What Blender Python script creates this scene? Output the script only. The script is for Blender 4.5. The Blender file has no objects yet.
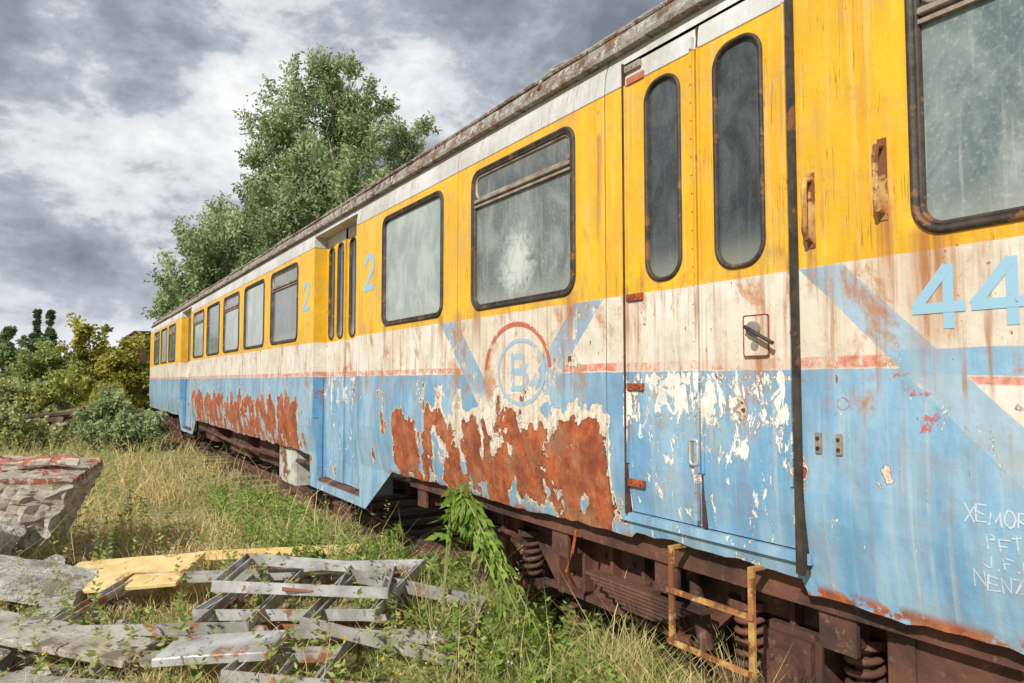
import bpy, bmesh, math, random
import numpy as np
from mathutils import Vector, Matrix, noise as mnoise
from mathutils.geometry import tessellate_polygon
random.seed(7); rng=np.random.default_rng(7)
sc=bpy.context.scene
COL=sc.collection
D=2.29
# ---------------------------------------------------------------- helpers
class G:
    def __init__(s,nt):
        s.nt=nt
    def n(s,t,**kw):
        nd=s.nt.nodes.new(t)
        for k,v in kw.items(): setattr(nd,k,v)
        return nd
    def set(s,inp,v):
        if isinstance(v,bpy.types.NodeSocket): s.nt.links.new(v,inp)
        elif isinstance(v,(tuple,list)) and len(v)==3 and inp.type=='RGBA': inp.default_value=(*v,1)
        else: inp.default_value=v
    def m(s,op,a,b=None,c=None,clamp=False):
        nd=s.n('ShaderNodeMath',operation=op,use_clamp=clamp)
        s.set(nd.inputs[0],a)
        if b is not None: s.set(nd.inputs[1],b)
        if c is not None: s.set(nd.inputs[2],c)
        return nd.outputs[0]
    def add(s,a,b): return s.m('ADD',a,b)
    def sub(s,a,b): return s.m('SUBTRACT',a,b)
    def mul(s,a,b): return s.m('MULTIPLY',a,b)
    def mx(s,a,b): return s.m('MAXIMUM',a,b)
    def inv(s,a): return s.m('SUBTRACT',1.0,a)
    def step(s,x,a,b):
        nd=s.n('ShaderNodeMapRange',interpolation_type='SMOOTHSTEP')
        s.set(nd.inputs[0],x); nd.inputs[1].default_value=a; nd.inputs[2].default_value=b
        nd.inputs[3].default_value=0; nd.inputs[4].default_value=1
        return nd.outputs[0]
    def band(s,x,a,b,e=.003): return s.mul(s.step(x,a-e,a+e),s.inv(s.step(x,b-e,b+e)))
    def mix(s,f,a,b):
        nd=s.n('ShaderNodeMix',data_type='RGBA')
        s.set(nd.inputs[0],f); s.set(nd.inputs[6],a); s.set(nd.inputs[7],b)
        return nd.outputs[2]
    def comb(s,x,y,z):
        nd=s.n('ShaderNodeCombineXYZ')
        for i,v in enumerate((x,y,z)): s.set(nd.inputs[i],v)
        return nd.outputs[0]
    def sep(s,v):
        nd=s.n('ShaderNodeSeparateXYZ'); s.set(nd.inputs[0],v); return nd.outputs
    def noise(s,v,scale=1,detail=4,rough=.55,dist=0):
        nd=s.n('ShaderNodeTexNoise'); s.set(nd.inputs['Vector'],v)
        nd.inputs['Scale'].default_value=scale; nd.inputs['Detail'].default_value=detail
        nd.inputs['Roughness'].default_value=rough; nd.inputs['Distortion'].default_value=dist
        return nd.outputs['Fac']
    def pos(s): return s.n('ShaderNodeNewGeometry').outputs['Position']
    def obj(s): return s.n('ShaderNodeTexCoord').outputs['Object']
    def bump(s,h,dist=.005,st=1):
        nd=s.n('ShaderNodeBump'); s.set(nd.inputs['Height'],h); nd.inputs['Distance'].default_value=dist
        nd.inputs['Strength'].default_value=st; return nd.outputs[0]
def newmat(name):
    m=bpy.data.materials.new(name); m.use_nodes=True
    nt=m.node_tree; b=nt.nodes['Principled BSDF']
    return m,G(nt),b
def simple(name,c1,c2,scale=8,rough=.7,metal=0,bump=.003,c3=None,th=.6,wpos=False,c3scale=3,speck=None):
    m,g,b=newmat(name)
    p=g.pos() if wpos else g.obj()
    n=g.noise(p,scale,5,.65)
    col=g.mix(g.step(n,.35,.65),c1,c2)
    if c3: 
        n2=g.noise(p,c3scale,5,.7); col=g.mix(g.step(n2,th,th+.06),col,c3)
    if speck: col=g.mix(g.mul(g.step(g.noise(p,45,3,.7),.54,.62),.6),col,speck)
    g.set(b.inputs['Base Color'],col); g.set(b.inputs['Roughness'],rough); g.set(b.inputs['Metallic'],metal)
    if bump: g.set(b.inputs['Normal'],g.bump(g.noise(p,scale*4,4,.7),bump))
    return m
def mesh_obj(name,verts,faces,mat=None,parent=None,smooth=False):
    me=bpy.data.meshes.new(name); me.from_pydata([tuple(v) for v in verts],[],faces); me.update()
    o=bpy.data.objects.new(name,me); COL.objects.link(o)
    if mat: me.materials.append(mat)
    if smooth: me.polygons.foreach_set('use_smooth',[True]*len(me.polygons))
    if parent is not None: setpar(o,parent)
    return o
def bm_obj(name,bm,mat=None,parent=None,smooth=False):
    bmesh.ops.recalc_face_normals(bm,faces=bm.faces)
    me=bpy.data.meshes.new(name); bm.to_mesh(me); bm.free()
    o=bpy.data.objects.new(name,me); COL.objects.link(o)
    if mat: me.materials.append(mat)
    if smooth: me.polygons.foreach_set('use_smooth',[True]*len(me.polygons))
    if parent is not None: setpar(o,parent)
    return o
def wmat(o):
    m=o.matrix_basis.copy()
    if o.parent: m=wmat(o.parent)@o.matrix_parent_inverse@m
    return m
def setpar(o,p):
    o.parent=p; o.matrix_parent_inverse=wmat(p).inverted()
def empty(name,loc,label,cat,group=None):
    e=bpy.data.objects.new(name,None); e.location=loc; e.empty_display_size=.2; COL.objects.link(e)
    tag(e,label,cat,group); return e
def tag(o,label,cat,group=None):
    o['label']=label; o['category']=cat
    if group: o['group']=group
def box(bm,x0,x1,y0,y1,z0,z1,M=None,bev=0):
    c=Vector(((x0+x1)/2,(y0+y1)/2,(z0+z1)/2))
    mat=Matrix.Translation(c)@Matrix.Diagonal((abs(x1-x0),abs(y1-y0),abs(z1-z0),1))
    if M is not None: mat=M@mat
    r=bmesh.ops.create_cube(bm,size=1,matrix=mat)
    if bev:
        es=list({e for v in r['verts'] for e in v.link_edges})
        bmesh.ops.bevel(bm,geom=es,offset=bev,segments=2,affect='EDGES')
def cyl(bm,p0,p1,r0,r1=None,n=16):
    p0=Vector(p0);p1=Vector(p1); r1=r0 if r1 is None else r1
    d=p1-p0; q=d.to_track_quat('Z','Y').to_matrix().to_4x4()
    bmesh.ops.create_cone(bm,cap_ends=True,segments=n,radius1=r0,radius2=r1,depth=d.length,matrix=Matrix.Translation((p0+p1)/2)@q)
def tube(bm,pts,r,n=8):
    pts=[Vector(p) for p in pts]; rings=[]
    for i,p in enumerate(pts):
        t=(pts[min(i+1,len(pts)-1)]-pts[max(i-1,0)]).normalized()
        q=t.to_track_quat('Z','Y'); rr=r[i] if isinstance(r,(list,tuple)) else r
        rings.append([bm.verts.new(p+q@Vector((rr*math.cos(a*2*math.pi/n),rr*math.sin(a*2*math.pi/n),0))) for a in range(n)])
    for a,b in zip(rings,rings[1:]):
        best=min(range(n),key=lambda k:(a[0].co-b[k].co).length)
        for i in range(n):
            bm.faces.new((a[i],a[(i+1)%n],b[(i+1+best)%n],b[(i+best)%n]))
    bm.faces.new(rings[0][::-1]); bm.faces.new(rings[-1])
def rrect(cy,cz,w,h,r,n=7):
    pts=[]
    for (sy,sz,a0) in ((1,1,0),(-1,1,90),(-1,-1,180),(1,-1,270)):
        for i in range(n+1):
            a=math.radians(a0+90*i/n)
            pts.append((cy+sy*(w/2-r)+r*math.cos(a)*1,cz+sz*(h/2-r)+r*math.sin(a)))
    return pts
def xoff(z):
    if z<1.25: return min(.055,.06*((1.25-z)/.4)**1.5)
    if z>3.1: return .05*((z-3.1)/.2)**2
    return 0.0
# ---------------------------------------------------------------- MATERIALS
def rustcol(g,p,s=1):
    n=g.noise(p,9*s,5,.7); n2=g.noise(p,40*s,3,.7)
    c=g.mix(g.step(n,.38,.62),(.23,.052,.020),(.44,.105,.030))
    return g.mix(g.step(n2,.52,.72),c,(.52,.18,.07))
def paint_material():
    m,g,b=newmat('railcar_paint')
    p=g.pos(); x,y,z=g.sep(p)
    wob=g.noise(p,7,3,.6)
    zw=g.add(z,g.mul(g.sub(wob,.5),.014))
    big=g.noise(p,1.6,4,.6); fine=g.noise(p,35,4,.7)
    cloud=g.noise(g.comb(x,g.mul(y,3),z),1.5,5,.65)
    blue=g.mix(g.step(cloud,.34,.64),(.14,.33,.52),(.30,.49,.64))
    cream=g.mix(g.step(big,.4,.66),(.78,.74,.66),(.69,.61,.49))
    white=g.mix(g.step(big,.35,.65),(.68,.69,.69),(.51,.51,.48))
    yel=g.mix(g.step(cloud,.35,.65),(.84,.50,.020),(.74,.40,.017))
    red=g.mix(g.step(fine,.4,.6),(.60,.11,.07),(.72,.30,.22))
    def V(t0,w):
        a=g.m('ABSOLUTE',g.sub(y,t0)); e=g.sub(g.sub(zw,1.26),a)
        inside=g.step(e,-w,-w+.006)
        arm=g.mul(inside,g.inv(g.step(e,w-.003,w+.003)))
        return inside,arm,e
    i1,a1,e1=V(3.72,.125); i2,a2,e2=V(.79,.088)
    below206=g.inv(g.step(zw,2.055,2.061))
    ins=g.mul(g.mx(i1,i2),below206); arm=g.mul(g.mx(a1,a2),below206)
    nearz=g.inv(g.step(y,2.0,2.1))
    arm=g.mul(arm,g.mx(g.step(z,1.50,1.60),nearz))
    arm=g.mul(arm,g.step(g.add(g.noise(p,9,5,.75),g.mul(nearz,.10)),.37,.47))
    col=g.mix(g.step(zw,1.688,1.692),blue,cream)
    redm=g.mul(g.band(zw,1.695,1.735),g.inv(ins)); 
    redm=g.mul(redm,g.add(.12,g.mul(.75,g.step(g.sub(g.noise(p,11,5,.75),g.mul(g.band(y,1.7,2.66,.02),.07)),.42,.56))))
    col=g.mix(redm,col,red)
    col=g.mix(g.mul(ins,g.step(z,1.3,1.34)),col,cream)
    b2=g.mul(g.mul(g.band(zw,1.665,1.748),i2),g.inv(g.step(y,1.4,1.41)))
    col=g.mix(b2,col,blue)
    r2=g.mul(g.band(zw,1.638,1.662),g.step(e2,.085,.095)); r2=g.mul(r2,g.inv(g.step(y,1.4,1.41)))
    col=g.mix(g.mul(r2,.8),col,red)
    col=g.mix(g.mul(arm,.82),col,blue)
    yelm=g.step(zw,2.057,2.061); col=g.mix(yelm,col,yel)
    whm=g.step(zw,3.088,3.092); col=g.mix(whm,col,white)
    # streaks
    sn=g.noise(g.comb(0,g.mul(y,24),g.mul(z,1.3)),1,5,.65,.2)
    sn2=g.noise(g.comb(3.3,g.mul(y,70),g.mul(z,2.5)),1,3,.6)
    creamzone=g.band(z,1.6,2.06,.03)
    st=g.mul(g.step(sn,.47,.68),g.add(g.mul(creamzone,.50),.30))
    st=g.mul(st,g.add(g.mul(g.step(sn2,.4,.62),.7),.3))
    col=g.mix(st,col,(.38,.16,.05))
    st2=g.mul(g.step(g.noise(g.comb(9,g.mul(y,33),g.mul(z,.9)),1,4,.6),.52,.72),.28)
    col=g.mix(g.mul(st2,g.inv(creamzone)),col,(.78,.66,.40))
    bn=g.noise(g.comb(1,g.mul(y,4.5),g.mul(z,2.6)),1,7,.75,.4)
    blot=g.mul(g.step(bn,.52,.65),g.band(z,1.45,2.12,.12))
    col=g.mix(g.mul(blot,.8),col,(.44,.18,.06))
    blot2=g.mul(g.step(bn,.56,.70),g.step(z,1.9,2.0)); col=g.mix(g.mul(blot2,.5),col,(.50,.24,.05))
    ro=None
    for (yc,zt,ln,wd) in ((1.345,2.24,.55,.045),(1.615,2.17,.30,.03),(3.07,2.13,.42,.08),(4.10,2.12,.30,.07),(4.63,2.12,.30,.06),(5.69,2.12,.24,.05),(1.20,2.13,.62,.11),(2.62,1.62,.35,.03),(1.87,1.74,.25,.035),(2.2,1.28,.25,.02),(2.83,2.9,.9,.02),(2.64,2.1,.5,.03)):
        s_=g.mul(g.band(z,zt-ln,zt,.02),g.inv(g.step(g.m('ABSOLUTE',g.add(g.sub(y,yc),g.mul(g.sub(sn2,.5),.05))),wd*.2,wd)))
        s_=g.mul(s_,g.step(z,zt-ln,zt-ln*.1))
        ro=s_ if ro is None else g.mx(ro,s_)
    col=g.mix(g.mul(ro,g.add(.32,g.mul(g.step(sn,.35,.6),.6))),col,(.40,.15,.04))
    # peel
    warp=g.noise(g.comb(x,g.mul(y,13),g.mul(z,12)),1,3,.6)
    yq=g.add(y,g.mul(g.sub(warp,.5),.07))
    pn=g.noise(g.comb(x,g.mul(yq,4.4),g.mul(z,3.3)),1,4,.52,.15)
    pf=g.noise(g.comb(x,g.mul(y,22),g.mul(z,20)),1,5,.68)
    pn=g.add(pn,g.mul(g.sub(pf,.5),.13))
    farz=g.band(y,8.2,16.2,.2)
    ys=g.mx(g.band(y,2.74,5.75,.12),farz)
    ztop=g.add(1.40,g.mul(g.sub(g.noise(g.comb(5,g.mul(y,2.6),0),1,3,.6),.5),.5))
    zs=g.mul(g.inv(g.step(g.sub(z,ztop),-.06,.10)),g.add(g.mul(g.step(z,.86,1.0),.25),.75))
    E=g.mul(ys,zs)
    q=g.add(pn,g.mul(E,g.add(g.add(.170,g.mul(g.band(y,2.9,4.5,.3),.050)),g.mul(farz,.045))))
    q=g.sub(q,g.mul(g.step(z,1.55,1.64),.05))
    q=g.sub(q,g.mul(g.step(z,1.72,1.80),.03)); q=g.sub(q,g.mul(g.step(z,2.04,2.08),.04))
    q=g.sub(q,g.mul(g.inv(g.step(y,2.6,2.72)),.09)); q=g.sub(q,g.mul(g.band(y,5.95,8.0,.1),.05))
    rib=g.m('ABSOLUTE',g.sub(g.m('FRACT',g.add(g.mul(yq,3.1),g.mul(g.sub(g.noise(g.comb(4,y,g.mul(z,2.0)),2.2,3,.6),.5),1.1))),.5))
    ribm=g.inv(g.step(rib,.04,.14))
    q=g.sub(q,g.mul(g.mul(ribm,E),g.add(.045,g.mul(g.inv(farz),.045))))
    dz=g.mul(g.mx(g.band(y,1.70,2.66,.01),g.mul(g.band(y,6.39,7.70,.01),.85)),g.inv(g.step(z,1.66,1.72)))
    dz=g.mul(dz,g.add(.55,g.mul(g.step(z,1.25,1.6),.8)))
    fl=g.noise(g.comb(x,g.mul(y,15),g.mul(z,7)),1,7,.74,.6)
    wf=g.step(g.add(fl,g.mul(dz,.12)),.640,.648)
    wf=g.mul(wf,g.inv(g.step(z,1.75,1.8)))
    col=g.mix(wf,col,(.80,.79,.74))
    cq=g.add(q,g.mul(g.mul(g.band(y,2.75,4.75,.15),g.band(z,1.12,1.62,.08)),.10))
    cm=g.step(cq,.598,.605); col=g.mix(cm,col,g.mix(g.step(fine,.4,.6),(.80,.76,.67),(.68,.58,.44)))
    col=g.mix(g.mul(g.mul(cm,g.step(sn,.48,.62)),.5),col,(.46,.24,.11))
    rim=g.band(q,.610,.640,.006); col=g.mix(g.mul(rim,.15),col,(.45,.22,.10))
    rm=g.step(q,.638,.642)
    ch=g.noise(g.comb(x,g.mul(y,20),g.mul(z,12)),1,6,.75)
    chm=g.step(g.add(ch,g.mul(creamzone,.035)),.68,.695)
    edge=g.mul(g.inv(g.step(z,.89,.93)),g.inv(g.band(y,5.72,8.35,.02)))
    edge=g.mul(edge,g.inv(g.step(y,15.9,16.0)))
    chm=g.mx(chm,g.mul(edge,g.step(g.noise(p,10,4,.7),.46,.53)))
    rust=rustcol(g,p)
    vr=g.noise(g.comb(2,g.mul(y,14),g.mul(z,5)),1,4,.6); rust=g.mix(g.mul(g.step(vr,.5,.66),.4),rust,(.54,.22,.09))
    rust=g.mix(g.mul(g.step(g.noise(p,3.5,4,.6),.46,.60),.6),rust,(.19,.042,.02))
    col=g.mix(chm,col,rust); col=g.mix(rm,col,rust)
    sh=g.band(q,.637,.650,.003); col=g.mix(g.mul(sh,.75),col,(.06,.022,.012))  # shadow of the curling paint edge, painted as a dark line around rust
    ck=g.noise(g.comb(2,g.mul(y,55),g.mul(z,1.1)),1,2,.5)
    ckm=g.mul(g.mul(g.band(ck,.492,.508,.002),g.step(g.noise(p,2.3,2,.6),.52,.56)),yelm)
    col=g.mix(g.mul(ckm,.8),col,(.30,.13,.03))
    sm=None
    for ysm in (2.78,4.37,6.3,9.76,12.98,16.3,.0,18.6,21.95):
        s_=g.band(y,ysm-.002,ysm+.002,.0015); sm=s_ if sm is None else g.mx(sm,s_)
    sz=g.band(z,3.085,3.091,.0015); sm=g.mx(sm,sz)
    col=g.mix(g.mul(sm,.6),col,(.14,.07,.03))
    col=g.mix(g.mul(g.step(g.noise(p,4,6,.75),.44,.70),.32),col,(.38,.31,.20))
    g.set(b.inputs['Base Color'],col)
    g.set(b.inputs['Roughness'],g.add(.45,g.mul(g.mx(rm,chm),.45)))
    h=g.add(g.mul(g.inv(rm),1.0),g.mul(g.inv(cm),.5))
    h=g.add(h,g.mul(rim,1.0))
    h=g.add(h,g.mul(g.inv(wf),.3)); h=g.add(h,g.mul(fine,.35)); h=g.add(h,g.mul(big,5)); h=g.sub(h,sm)
    g.set(b.inputs['Normal'],g.bump(h,.006,1))
    return m
PAINT=paint_material()
def rustmat(name,dark=False):
    m,g,b=newmat(name); p=g.pos()
    c=rustcol(g,p) if not dark else None
    if dark:
        c=g.mix(g.step(g.noise(p,3,5,.6),.35,.7),(.045,.025,.019),(.17,.068,.042))
        c=g.mix(g.mul(g.step(g.noise(p,22,4,.7),.55,.7),.5),c,(.26,.16,.11))
    g.set(b.inputs['Base Color'],c); g.set(b.inputs['Roughness'],.85)
    g.set(b.inputs['Normal'],g.bump(g.noise(p,60,4,.7),.003))
    return m
RUST=rustmat('rust'); UNDER=rustmat('underframe_rust',True)
RUBBER=simple('rubber_gasket',(.025,.02,.018),(.07,.05,.035),12,.6,c3=(.20,.085,.035),th=.57,wpos=True,c3scale=7)
ALU=simple('weathered_aluminium',(.62,.62,.61),(.38,.37,.35),5,.42,.3,.002,c3=(.34,.17,.09),th=.57,c3scale=4)
ALU2=simple('dirty_grey_metal',(.48,.47,.44),(.29,.27,.24),5,.5,.25,.002,c3=(.34,.15,.07),th=.54,c3scale=4)
TRIM=simple('brown_aluminium_trim',(.42,.36,.30),(.25,.18,.13),9,.5,.2,.002,c3=(.30,.12,.05),th=.55,wpos=True)
YELP=simple('old_yellow_paint',(.80,.62,.30),(.66,.46,.18),7,.6,0,.002,c3=(.34,.18,.08),th=.60)
STEP=simple('rusty_yellow_steel',(.58,.37,.12),(.36,.15,.05),10,.75,0,.003,c3=(.20,.075,.03),th=.48,wpos=True,c3scale=6)
POSTB=simple('deep_blue_post',(.10,.28,.46),(.16,.36,.54),9,.5,0,.002,c3=(.34,.12,.05),th=.60,wpos=True)
CONC=simple('concrete',(.56,.54,.49),(.38,.36,.31),7,.95,0,.03,c3=(.26,.23,.17),th=.55,c3scale=5,speck=(.2,.18,.15))
WOOD=simple('grey_weathered_board',(.50,.47,.41),(.32,.29,.24),6,.85,0,.006,c3=(.18,.15,.11),th=.56,speck=(.2,.17,.13))
REDP=simple('rust_red_plate',(.36,.15,.10),(.26,.11,.08),8,.7,0,.003,c3=(.46,.43,.40),th=.50)
DARKW=simple('dark_timber',(.09,.065,.05),(.17,.12,.08),8,.9)
WAGON=simple('brown_wagon',(.13,.05,.035),(.08,.035,.03),2,.8)
def glassmat(name,c1,c2,rough,smear=None,dust=.35):
    m,g,b=newmat(name); p=g.pos(); x,y,z=g.sep(p)
    n=g.noise(g.comb(x,g.mul(y,1.5),z),3.2,5,.65,.6)
    sp=g.noise(p,60,3,.7)
    c=g.mix(g.step(n,.36,.66),c1,c2)
    c=g.mix(g.mul(g.step(sp,.5,.75),dust),c,(.55,.55,.51))
    dr=g.noise(g.comb(0,g.mul(y,45),g.mul(z,2)),1,3,.6)
    c=g.mix(g.mul(g.step(dr,.55,.7),dust*.7),c,(.55,.57,.53))
    rr=g.add(rough,g.mul(n,.25))
    if smear:
        cy,cz,rad=smear
        dd=g.m('SQRT',g.add(g.m('POWER',g.sub(y,cy),2.0),g.m('POWER',g.mul(g.sub(z,cz),.9),2.0)))
        dd=g.add(dd,g.mul(g.sub(g.noise(g.comb(0,g.mul(y,5),g.mul(z,4)),2.2,7,.75,1.0),.5),.50))
        s=g.inv(g.step(dd,rad*.2,rad*1.1)); c=g.mix(g.mul(s,.75),c,(.68,.70,.66))
    bt=g.mul(g.inv(g.step(g.add(z,g.mul(g.sub(n,.5),.15)),2.12,2.28)),.5); c=g.mix(bt,c,(.36,.36,.30))
    g.set(b.inputs['Base Color'],c); g.set(b.inputs['Roughness'],rr); b.inputs['Specular IOR Level'].default_value=.6
    b.inputs['Coat Weight'].default_value=.5; b.inputs['Coat Roughness'].default_value=.04
    g.set(b.inputs['Normal'],g.bump(g.noise(p,2.0,2,.5),.004))
    return m
GL_PALE=glassmat('dusty_pale_glass',(.27,.325,.305),(.44,.49,.455),.3)
GL_W1=glassmat('smeared_glass',(.12,.145,.135),(.25,.28,.26),.22,(3.63,2.36,.22))
GL_NEAR=glassmat('dirty_near_glass',(.10,.145,.15),(.24,.29,.29),.2,(.55,2.22,.5))
GL_DARK=glassmat('dark_door_glass',(.03,.035,.037),(.08,.09,.09),.10,None,.07)
GL_VENT=glassmat('vent_glass',(.07,.08,.08),(.17,.175,.16),.15,None,.2)
def decal(name,c,th=.47,alpha=1,sc_=16):
    m,g,b=newmat(name); p=g.pos()
    g.set(b.inputs['Base Color'],c); b.inputs['Roughness'].default_value=.6
    a=g.mul(g.step(g.noise(p,sc_,6,.75),th-.06,th+.02),alpha)
    g.set(b.inputs['Alpha'],a); return m
D_RED=decal('red_marking',(.55,.14,.07),.46,.85)
D_PINK=decal('pink_smudge',(.70,.16,.20),.52,.75,30)
D_WHITE=decal('chalk_marking',(.74,.79,.83),.43,.75,30)
D_BLUE2=decal('pale_blue_marking',(.33,.56,.72),.36,.9)
D_EMB=decal('worn_blue_marking',(.38,.56,.68),.45,.8)
def roofmat():
    m,g,b=newmat('weathered_roof'); p=g.pos()
    c=g.mix(g.step(g.noise(p,7,5,.7),.4,.6),(.15,.085,.06),(.27,.17,.12))
    c=g.mix(g.step(g.noise(p,5,6,.75),.44,.54),c,(.29,.27,.23))
    c=g.mix(g.step(g.noise(p,17,5,.7),.53,.59),c,(.46,.44,.40))
    c=g.mix(g.step(g.noise(p,2.6,4,.75),.57,.64),c,(.11,.07,.055))
    g.set(b.inputs['Base Color'],c); b.inputs['Roughness'].default_value=.9
    g.set(b.inputs['Normal'],g.bump(g.noise(p,20,5,.7),.02)); return m
ROOF=roofmat()
# ---------------------------------------------------------------- RAILCAR
car=empty('railcar',(D+1.4,9.5,0),'abandoned yellow, cream and blue railcar with peeling paint','railcar')
car.matrix_basis=Matrix.Translation((D+1.4,9.5,0))
def planar(name,outer,holes,x0,mat,parent,cuts=(1.25,1.15,1.05,.95,.88,.75,.62,3.1,3.16,3.22,3.27),useoff=True,mirror=None):
    loops=[[Vector((0,y,z)) for y,z in outer]]+[[Vector((0,y,z)) for y,z in h] for h in holes]
    tris=tessellate_polygon(loops); pts=[v for l in loops for v in l]
    bm=bmesh.new(); vs=[bm.verts.new(p) for p in pts]
    for t in tris:
        try: bm.faces.new([vs[i] for i in t])
        except ValueError: pass
    for c in cuts:
        bmesh.ops.bisect_plane(bm,geom=bm.verts[:]+bm.edges[:]+bm.faces[:],plane_co=(0,0,c),plane_no=(0,0,1))
    for v in bm.verts: v.co.x=x0+(xoff(v.co.z) if useoff else 0)
    for f in bm.faces:
        f.normal_update()
        if f.normal.x>0: f.normal_flip()
    if mirror is not None:
        for v in bm.verts: v.co.x=mirror*2-v.co.x
    me=bpy.data.meshes.new(name); bm.to_mesh(me); bm.free()
    o=bpy.data.objects.new(name,me); COL.objects.link(o); me.materials.append(mat); setpar(o,parent)
    return o
WZ0,WZ1=2.105,3.03
wins=[(3.03,4.16,'bar',GL_W1),(4.59,5.73,None,GL_PALE),(.02,1.25,'bar',GL_NEAR),
      (-1.6,-.37,'bar',GL_PALE),
      (8.32,9.57,'bar',GL_VENT),(9.95,11.18,None,GL_PALE),(11.56,12.8,'bar',GL_PALE),(13.18,14.42,None,GL_VENT),(14.8,16.05,'bar',GL_PALE),
      (18.85,20.1,'bar',GL_VENT),(20.5,21.75,None,GL_PALE),(22.15,23.4,'bar',GL_VENT)]
holes=[rrect((a+b)/2,(WZ0+WZ1)/2,b-a-.036,WZ1-WZ0-.036,.09) for a,b,_,_ in wins]
Y0,Y1=-4.0,24.6
d1=(1.70,2.65,1.02,3.20); d2=(6.39,7.70,.58,3.20); d3=(16.45,17.85,.58,3.20)
ctrl=[(Y0,.87),(1.7,.87),(1.72,.925),(2.62,.925),(2.66,.895),(5.55,.895),(5.62,.895),(6.24,.50),(7.90,.50),(7.93,.50),(7.96,.84),(15.9,.84),(16.3,.52),(18.0,.52),(18.4,.84),(Y1,.84)]
bot=[]
for (ya,za),(yb,zb) in zip(ctrl,ctrl[1:]):
    n=max(1,int((yb-ya)/.06))
    rag=0 if 5.5<=ya<7.95 else 1
    for i in range(n):
        t=i/n; yy=ya+(yb-ya)*t
        bot.append((yy,za+(zb-za)*t+rag*((random.uniform(-.006,.010) if i else 0)+.006*math.sin(yy*3.1)+max(0,mnoise.noise(Vector((yy*4,3,0))))*.03)))
bot.append(ctrl[-1])
outer=bot+[(Y1,3.30),(Y0,3.30)]
def rect(d): return [(d[0],d[2]),(d[1],d[2]),(d[1],d[3]),(d[0],d[3])]
side=planar('side_wall',outer,holes+[rect(d1),rect(d2),rect(d3)],D,PAINT,car)
side['label']='blue, cream and yellow side with peeling paint'
far=planar('side_wall',[(Y0,.87),(Y1,.87),(Y1,3.3),(Y0,3.3)],[],D,PAINT,car,mirror=D+1.4)
RB=.50
for ye,nm in ((Y0,'end_wall'),(Y1,'end_wall')):
    bm=bmesh.new()
    prof=[(D+xoff(z),z) for z in (.87,1.0,1.25,3.1,3.2,3.3)]
    arc=[(D+1.4-1.35*math.cos(a),3.30+(RB-.02)*math.sin(a)) for a in [math.pi*i/24 for i in range(1,24)]]
    pr=prof+arc+[(2*(D+1.4)-x,z) for x,z in prof[::-1]]
    bm.faces.new([bm.verts.new((x,ye+(.002 if ye==Y1 else -.002),z)) for x,z in pr])
    bm_obj(nm,bm,PAINT,car)
bm=bmesh.new(); ys=np.arange(Y0-.03,Y1+.05,.2); rows=[]
for yy in ys:
    rows.append([bm.verts.new((D+1.4-1.385*math.cos(a)+.006*mnoise.noise(Vector((yy*3,a*6,0))),yy,3.285+RB*math.sin(a)+.010*mnoise.noise(Vector((yy*2,a*9,4))))) for a in [math.pi*(i/36) for i in range(37)]])
for a,b2 in zip(rows,rows[1:]):
    for i in range(36): bm.faces.new((a[i],a[i+1],b2[i+1],b2[i]))
bm_obj('roof',bm,ROOF,car,True)
bm=bmesh.new()
yy=Y0
while yy<Y1-.1:
    L=min(random.uniform(2.6,3.6),Y1-yy); dz=random.uniform(-.004,.004)
    box(bm,D-.004,D+.05,yy+.002,yy+L-.002,3.272+dz,3.286+dz)
    box(bm,D-.014,D-.004,yy+.002,yy+L-.002,3.272+dz,3.298+dz)
    yy+=L
bm_obj('gutter',bm,ROOF,car)
bm=bmesh.new()
for i,yy in enumerate(np.arange(Y0+1.2,Y1,3.1)):
    pts=[(D+1.4-1.395*math.cos(a),yy,3.285+(RB+.01)*math.sin(a)) for a in [math.pi*(j/30) for j in range(1,12)]]
    tube(bm,pts,.010,5)
pts=[(D+.045+.004*math.sin(t*3),t,3.405+.008*mnoise.noise(Vector((t,0,0)))) for t in np.arange(Y0,Y1,.3)]
tube(bm,pts,.012,6)
bm_obj('roof_strip',bm,ROOF,car)
def loft(name,cy,cz,w,h,r,prof,x0,mat,parent,n=7):
    vs=[];fs=[];k=4*(n+1)
    for o,dx in prof:
        for (a,b2) in rrect(cy,cz,w-2*o,h-2*o,max(r-o,.01),n): vs.append((x0+dx,a,b2))
    for j in range(len(prof)-1):
        for i in range(k):
            fs.append((j*k+i,j*k+(i+1)%k,(j+1)*k+(i+1)%k,(j+1)*k+i))
    return mesh_obj(name,vs,fs,mat,parent,True)
FR=[(-.004,.004),(-.002,-.008),(.004,-.015),(.016,-.015),(.021,-.004),(.026,-.010),(.036,-.008),(.040,.03)]
def pane(name,cy,cz,w,h,r,x,mat,parent):
    pts=rrect(cy,cz,w,h,r); return mesh_obj(name,[(x,a,b2) for a,b2 in pts],[tuple(range(len(pts)))],mat,parent)
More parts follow.
